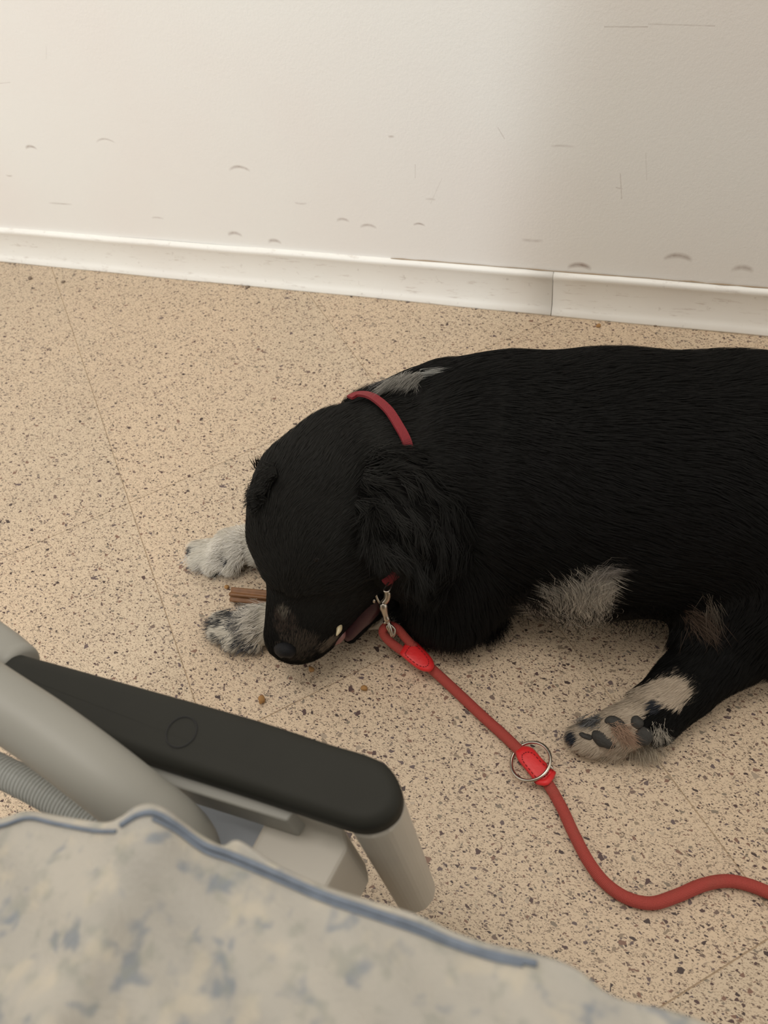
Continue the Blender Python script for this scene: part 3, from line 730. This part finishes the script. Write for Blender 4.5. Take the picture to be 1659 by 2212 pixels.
def sleeve(outline, z, thick, nm, tilt=0.):
    """soft leather cover: rounded solid pillow on the given outline"""
    c2 = np.mean([[x, y] for x, y in outline], 0); K = [1.0, 1.0, .95, .80, .5, .0]; H = [-.5, .25, .62, .85, .97, 1.0]
    pts = [V((x, y, 0)) for x, y in outline]; ring0 = spline(pts + [pts[0]], 48)[:-1]
    bm = bmesh.new(); rows = []
    for kk, hh in list(zip([.9], [-1.])) + list(zip(K[:-1], H[:-1])):
        rows.append([bm.verts.new(V(at(c2[0] + (q.x - c2[0]) * kk, c2[1] + (q.y - c2[1]) * kk, z + tilt * (c2[0] - (c2[0] + (q.x - c2[0]) * kk)) + thick * hh))) for q in ring0])
    for a, b in zip(rows[:-1], rows[1:]):
        for j in range(48): bm.faces.new((a[j], a[(j + 1) % 48], b[(j + 1) % 48], b[j]))
    bm.faces.new(rows[0][::-1]); bm.faces.new(rows[-1])
    s = keep(bmobj(nm, bm, M['leather']), leash)
    bm = bmesh.new(); kk = .68                       # stitches
    for j in range(0, 48, 2):
        a = ring0[j]; b = ring0[(j + 1) % 48]
        pa, pb = [V(at(c2[0] + (q.x - c2[0]) * kk, c2[1] + (q.y - c2[1]) * kk, z + tilt * (c2[0] - (c2[0] + (q.x - c2[0]) * kk)) + thick * .92)) for q in (a, b)]
        tube(bm, [pa, (pa + pb) / 2 + Vector((0, 0, .0003)), pb], .00045, 5)
    st = bmobj('stitching', bm, M['stitch']); st.parent = s; st.matrix_parent_inverse = s.matrix_parent_inverse @ Matrix.Identity(4) if False else Matrix.Identity(4); tag(st, kind='stuff')
    return s
sleeve([(868, 1400), (880, 1386), (896, 1384), (916, 1402), (934, 1424), (938, 1440), (928, 1451), (906, 1447), (880, 1428), (864, 1412)], .0215, .0105, 'leather_sleeve', .00010)
sleeve([(1114, 1622), (1128, 1612), (1150, 1616), (1172, 1640), (1196, 1664), (1196, 1682), (1176, 1694), (1160, 1692), (1138, 1666), (1118, 1640)], .009, .0085, 'leather_sleeve')
bm = bmesh.new()
tube(bm, spline([at(1160, 1688, .012), at(1180, 1690, .0165), at(1195, 1668, .012)], 8), .0030, 10); keep(bmobj('leather_fold', bm, M['leather']), leash)
# sliding ring standing round the leather cover
rc = V(at(1146, 1644, .013)); bm = bmesh.new(); fr = frame(V(at(1182, 1652, .02) - at(1110, 1640, .006)), (.25, .0, 1))
rp = [rc + fr @ Vector((.0205 * math.cos(a), .0200 * math.sin(a), 0)) for a in [2 * math.pi * i / 60 for i in range(60)]]
tube(bm, rp, .0016, 10, closed=True)
keep(bmobj('metal_ring', bm, M['steel']), leash)
bm = bmesh.new(); ball(bm, at(1188, 1655, .018), (.0042, .0024, .0024), 12, frame(V(at(1195, 1662, .018) - at(1182, 1648, .018)))); ball(bm, at(1152, 1690, .008), .0026, 10)
keep(bmobj('ring_stop', bm, M['steel']), leash)
# snap hook
hk = empty('tmp'); bpy.data.objects.remove(hk)
bm = bmesh.new()
HZ = surf(828, 1280, .030)[2]; HB = .060
def hz_(y): return HB + (HZ - HB) * (1345 - y) / 75
sh = spline([at(837, 1340, hz_(1340)), at(832, 1322, hz_(1322)), at(827, 1300, hz_(1300))], 12)
tube(bm, sh, [.0034, .0040, .0040, .0038, .0038, .0040, .0042, .0045, .0050, .0054, .0056, .0052, .0046], 16)
hook = spline([at(828, 1302, hz_(1302)), at(836, 1293, hz_(1293)), at(838, 1281, hz_(1281)), at(833, 1270, hz_(1270)), at(822, 1264, hz_(1264)), at(812, 1267, hz_(1267)), at(809, 1274, hz_(1274))], 26)
tube(bm, hook, [.0044 - .0016 * abs(i / 26 - .3) for i in range(27)], 14)
keep(bmobj('snap_hook', bm, M['steel']), leash)
bm = bmesh.new(); tube(bm, spline([at(820, 1302, hz_(1302)), at(814, 1290, hz_(1290)), at(810, 1275, hz_(1275))], 8), .0016, 8); ball(bm, at(808, 1298, hz_(1298)), (.0022, .0022, .0036), 10)
keep(bmobj('hook_gate', bm, M['steel']), leash)
bm = bmesh.new(); tube(bm, spline([at(838, 1340, HB), at(843, 1356, .055), at(847, 1374, .046)], 10), .0022, 10)
tube(bm, [V(at(829, 1345, HB)), V(at(837, 1342, HB + .001)), V(at(845, 1338, HB))], .0022, 10)
eye_ring = spline([at(842, 1348, .058), at(853, 1360, .052), at(850, 1374, .046), at(843, 1366, .048), at(836, 1354, .055), at(842, 1348, .058)], 30)[:-1]
tube(bm, eye_ring, .0014, 8, closed=True)
keep(bmobj('swivel_eye', bm, M['steel']), leash)

# ------------------------------------------------------------------ chew stick
a, b = V(at(502, 1284, .0105)), V(at(660, 1300, .012)); ax = (b - a).normalized(); fr = frame(ax)
bm = bmesh.new(); ns = 36; rows = []
for i in range(25):
    p = a + (b - a) * i / 24; tw = .1 * i / 24
    rows.append([bm.verts.new(p + fr @ Vector((0, math.cos(q + tw), math.sin(q + tw))) * (.0083 + .0021 * math.cos(6 * q))) for q in [2 * math.pi * j / ns for j in range(ns)]])
for i in range(24):
    for j in range(ns): bm.faces.new((rows[i][j], rows[i][(j + 1) % ns], rows[i + 1][(j + 1) % ns], rows[i + 1][j]))
bm.faces.new(rows[0]); bm.faces.new(rows[-1])
st = bmobj('chew_stick', bm, M['chew'], loc=a); tag(st, 'brown ridged dog chew stick lying between the white front paws', 'chew')

# ------------------------------------------------------------------ crumbs and dirt on the floor
def crumb(x, y, r, mat, label, cat, seed, flat=.7, grp=None, name='crumb'):
    rr = random.Random(seed); c = V(at(x, y, r * flat * .7)); bm = bmesh.new(); bmesh.ops.create_icosphere(bm, subdivisions=2, radius=r)
    for v in bm.verts:
        v.co *= 1 + .38 * noise.noise(v.co * (1.4 / r) + Vector((seed, 0, 0))) + rr.uniform(-.08, .08); v.co.z *= flat; v.co.x *= .8
    lo = min(v.co.z for v in bm.verts); bmesh.ops.translate(bm, verts=bm.verts, vec=(0, 0, -lo))
    o = bmobj(name, bm, mat); o.location = (c.x, c.y, .0); o.rotation_euler.z = rr.uniform(0, 3); tag(o, label, cat, grp)
G_ = 'chew crumbs below the dog\'s muzzle'
crumb(565, 1512, .0048, M['crumb'], 'golden brown crumb nearest the charcoal armrest pad', 'crumb', 1, .9, G_)
crumb(673, 1447, .0036, M['crumb'], 'small golden crumb just below the dog\'s nose', 'crumb', 2, .9, G_)
crumb(787, 1487, .0040, M['crumb'], 'brown crumb on the floor left of the red leash sleeve', 'crumb', 3, .8, G_)
crumb(490, 1269, .0034, M['crumb'], 'tiny reddish crumb beside the end of the chew stick', 'crumb', 4, .7, G_)
G2 = 'dirt specks along the skirting'
crumb(65, 601, .0052, M['dirt'], 'dark dirt speck by the skirting, furthest left', 'dirt speck', 5, .35, G2, 'dirt_speck')
crumb(136, 609, .0044, M['dirt'], 'dark dirt speck by the skirting, second from the left', 'dirt speck', 6, .35, G2, 'dirt_speck')
crumb(534, 620, .0042, M['dirt'], 'dirt speck under the skirting midway along its left length', 'dirt speck', 7, .35, G2, 'dirt_speck')
crumb(1293, 704, .0042, M['crumb'], 'pale brown dirt speck under the skirting just right of its joint', 'dirt speck', 8, .35, G2, 'dirt_speck')
crumb(1416, 703, .0032, M['dirt'], 'small dark speck under the skirting above the dog\'s back', 'dirt speck', 9, .4, G2, 'dirt_speck')

# ------------------------------------------------------------------ hospital chair
ZT = .335
chair = empty('hospital_chair', V(at(640, 1850, 0)))
tag(chair, 'grey plastic hospital chair with a charcoal padded armrest and slanting grey tube', 'chair')
def part(name, bm, mat, smooth=True, label=None): 
    o = keep(bmobj(name, bm, mat, smooth=smooth), chair)
    if label: o['label'] = label
    return o
# pad: outline of its top, with soft rolled edge
OUT = [(30, 1404), (120, 1428), (300, 1478), (540, 1545), (700, 1597), (790, 1624), (838, 1650), (864, 1698), (858, 1745), (822, 1776), (770, 1784), (700, 1764), (540, 1710), (300, 1632), (200, 1592), (110, 1556), (40, 1524), (-20, 1494), (-60, 1470), (-76, 1438), (-60, 1410), (-20, 1398)]
pts = [V(at(x, y, ZT)) for x, y in OUT]; ring0 = spline(pts + [pts[0]], 120)[:-1]; c0 = sum(ring0, Vector()) / 120
def inset(ring, d):
    out = []; k = len(ring)
    for i in range(k):
        t = (ring[(i + 1) % k] - ring[i - 1]).normalized(); nrm = Vector((t.y, -t.x, 0))
        out.append(ring[i] + nrm * d * SGN)
    return out
area2 = sum(ring0[i].x * ring0[(i + 1) % 120].y - ring0[(i + 1) % 120].x * ring0[i].y for i in range(120)); SGN = 1 if area2 < 0 else -1
TK = .020; rr_ = .0075
bm = bmesh.new(); rows = []
for (d, z) in [(.006, ZT - TK), (.002, ZT - TK + .001), (0, ZT - TK + .004)] + [(rr_ * (1 - math.cos(a)), ZT - rr_ + rr_ * math.sin(a)) for a in [0, .25, .5, .8, 1.1, 1.35, 1.57]]:
    rg = inset(ring0, d); rows.append([bm.verts.new(Vector((p.x, p.y, z))) for p in rg])
for a_, b_ in zip(rows[:-1], rows[1:]):
    for j in range(120): bm.faces.new((a_[j], a_[(j + 1) % 120], b_[(j + 1) % 120], b_[j]))
bm.faces.new(rows[0]); bm.faces.new(rows[-1])
padp = part('armrest_pad', bm, M['padrub'], label='charcoal rubber armrest pad')
for p_ in padp.data.polygons:
    if len(p_.vertices) > 4: p_.use_smooth = False
bm = bmesh.new(); gc = V(at(392, 1581, ZT + .0002)); gr = (V(at(424, 1581, ZT)) - V(at(360, 1581, ZT))).length / 2
rp = [gc + Vector((gr * math.cos(a), gr * 1.02 * math.sin(a), 0)) for a in [2 * math.pi * i / 64 for i in range(64)]]
tube(bm, rp, .00055, 8, closed=True); go = keep(bmobj('groove_ring', bm, M['groove']), chair)
# rounded end housing under the pad's tip
def prism(name, outline, z0, z1, mat, z_at, bev=.002, taper=0):
    pts = [V(at(x, y, z_at)) for x, y in outline]; bm = bmesh.new(); c = sum(pts, Vector()) / len(pts)
    lo = [bm.verts.new(Vector((p.x + (c.x - p.x) * taper, p.y + (c.y - p.y) * taper, z0))) for p in pts]; hi = [bm.verts.new(Vector((p.x, p.y, z1))) for p in pts]
    k = len(pts)
    for j in range(k): bm.faces.new((lo[j], lo[(j + 1) % k], hi[(j + 1) % k], hi[j]))
    bm.faces.new(lo[::-1]); bm.faces.new(hi)
    bmesh.ops.recalc_face_normals(bm, faces=bm.faces)
    if bev: bmesh.ops.bevel(bm, geom=list(bm.edges), offset=bev, segments=3, profile=.6, affect='EDGES')
    return part(name, bm, mat, False)
prism('end_housing', [(740, 1650), (800, 1640), (842, 1660), (866, 1702), (861, 1742), (832, 1776), (790, 1790), (752, 1782), (728, 1740)], .105, ZT - TK + .001, M['cream'], ZT, .004, .04)
prism('bracket', [(596, 1730), (742, 1786), (752, 1830), (690, 1945), (500, 1905)], .200, .285, M['cream'], .285, .004)
prism('under_rail', [(262, 1630), (640, 1752), (622, 1778), (410, 1712), (262, 1664)], .285, ZT - TK + .001, M['grey'], .313, .002)
prism('side_panel', [(300, 1680), (420, 1700), (600, 1776), (600, 1900), (400, 1900), (330, 1760)], .235, .250, M['blue'], .250, .003)
bm = bmesh.new(); tube(bm, spline([at(-260, 1330, .40), at(-60, 1478, .385), at(100, 1585, .37), at(240, 1690, .355), at(330, 1765, .335), at(385, 1830, .305), at(400, 1890, .260)], 60), [.0188] * 36 + [.0188 + .0003 * i for i in range(25)], 32)
part('slanting_tube', bm, M['grey'], label='thick smooth grey tube')
bm = bmesh.new(); tube(bm, spline([at(-300, 1230, .325), at(-120, 1325, .325), at(-10, 1400, .323), at(28, 1432, .321), at(46, 1446, .321)], 40), [.0165] * 34 + [.0164, .0163, .0161, .0158, .0153, .0145, .013], 28)
part('arm_sleeve', bm, M['grey'])
prism('seat', [(150, 1960), (420, 1925), (700, 2030), (900, 2110), (1100, 2190), (1200, 2330), (700, 2700), (0, 2500), (-150, 2100)], .22, .30, M['foam'], .30, .010)
for (x, y) in ((860, 2130), (300, 2010), (1050, 2290), (150, 2350)):
    bm = bmesh.new(); p = V(at(x, y, .24)); tube(bm, [Vector((p.x, p.y, .24)), Vector((p.x, p.y, .12)), Vector((p.x, p.y, 0))], .011, 12)
    part('leg', bm, M['grey'])

# corrugated clear hose
hp = spline([at(-200, 1560, .30), at(-60, 1634, .30), at(0, 1665, .30), at(60, 1694, .30), at(120, 1727, .298), at(180, 1764, .295), at(240, 1812, .29), at(300, 1880, .27)], 420)
bm = bmesh.new(); tube(bm, hp, [.0088 + .0016 * abs(math.sin(i * math.pi / 7)) ** .6 for i in range(421)], 22)
ho = bmobj('corrugated_hose', bm, M['hose'], loc=hp[200]); tag(ho, 'translucent grey corrugated plastic hose beside the slanting grey tube', 'hose')

# cloth in the foreground
CT = [(-260, 1800), (-120, 1790), (0, 1768), (60, 1752), (140, 1764), (225, 1776), (262, 1764), (290, 1744), (325, 1736), (362, 1748), (400, 1778), (440, 1806), (480, 1826), (505, 1815), (530, 1822), (600, 1868), (700, 1913), (800, 1944), (900, 1975), (980, 2012), (1060, 2038), (1140, 2056), (1200, 2072), (1255, 2098), (1300, 2136), (1350, 2160), (1440, 2180), (1540, 2214), (1700, 2290), (1850, 2420)]
def cz(x, y):
    d = math.hypot(0, 0)
    fx = 250 - (y - 1780) * .50
    z = .440 + .009 * math.exp(-((x - fx - 70) / 90) ** 2) - .007 / (1 + math.exp((x - fx) / 30.))
    z += .003 * math.sin(x * .011 + y * .006) + .0025 * math.sin(x * .023 - y * .017)
    return z
ct = spline([Vector((x, y, 0)) for x, y in CT], 240)
bm = bmesh.new(); cols = []
for q in ct:
    x, y = q.x, q.y; col = []
    for (dy, dz_) in ((26, -.060), (12, -.035), (4, -.014), (0, -.006), (2, -.002), (6, -.0004)):
        col.append(V(at(x, y + dy, cz(x, y) + dz_)))
    yb = 2620
    for k in range(0, 41):
        u = (k / 40) ** 1.15; yy = y + 12 + (yb - y) * u; xx = x + (760 - x) * .12 * u
        col.append(V(at(xx, yy, cz(xx, yy) + .018 * u)))
    cols.append([bm.verts.new(c) for c in col])
for i in range(len(cols) - 1):
    for j in range(len(cols[0]) - 1): bm.faces.new((cols[i][j], cols[i][j + 1], cols[i + 1][j + 1], cols[i + 1][j]))
cb = V(at(500, 2100, .0)); 
cl = bmobj('blanket', bm, M['cloth'], loc=cb); md = cl.modifiers.new('s', 'SOLIDIFY'); md.thickness = .0022; md.offset = -1
tag(cl, 'blurred white cloth with blue blotches and blue piping along the bottom edge', 'blanket')
def pipe(pts, r):
    bm = bmesh.new(); P = spline([Vector((x, y, 0)) for x, y in pts], 120)
    tube(bm, [V(at(p.x, p.y, cz(p.x, p.y) + .0012)) for p in P], r, 8, True)
    bmesh.ops.translate(bm, verts=bm.verts, vec=-cb); return bmobj('piping', bm, M['piping'], cl)
pipe([(262, 1782), (300, 1760), (335, 1757), (380, 1782), (440, 1824), (500, 1846), (600, 1888), (700, 1932), (800, 1966), (900, 2000), (980, 2034), (1060, 2060), (1160, 2082)], .0013)
pipe([(330, 1768), (380, 1795), (440, 1838), (500, 1860), (600, 1902), (700, 1945), (800, 1979), (900, 2013), (980, 2044), (1060, 2070), (1130, 2085)], .0008)
pipe([(-120, 1806), (0, 1784), (60, 1767), (120, 1779), (200, 1794), (250, 1796)], .0009)
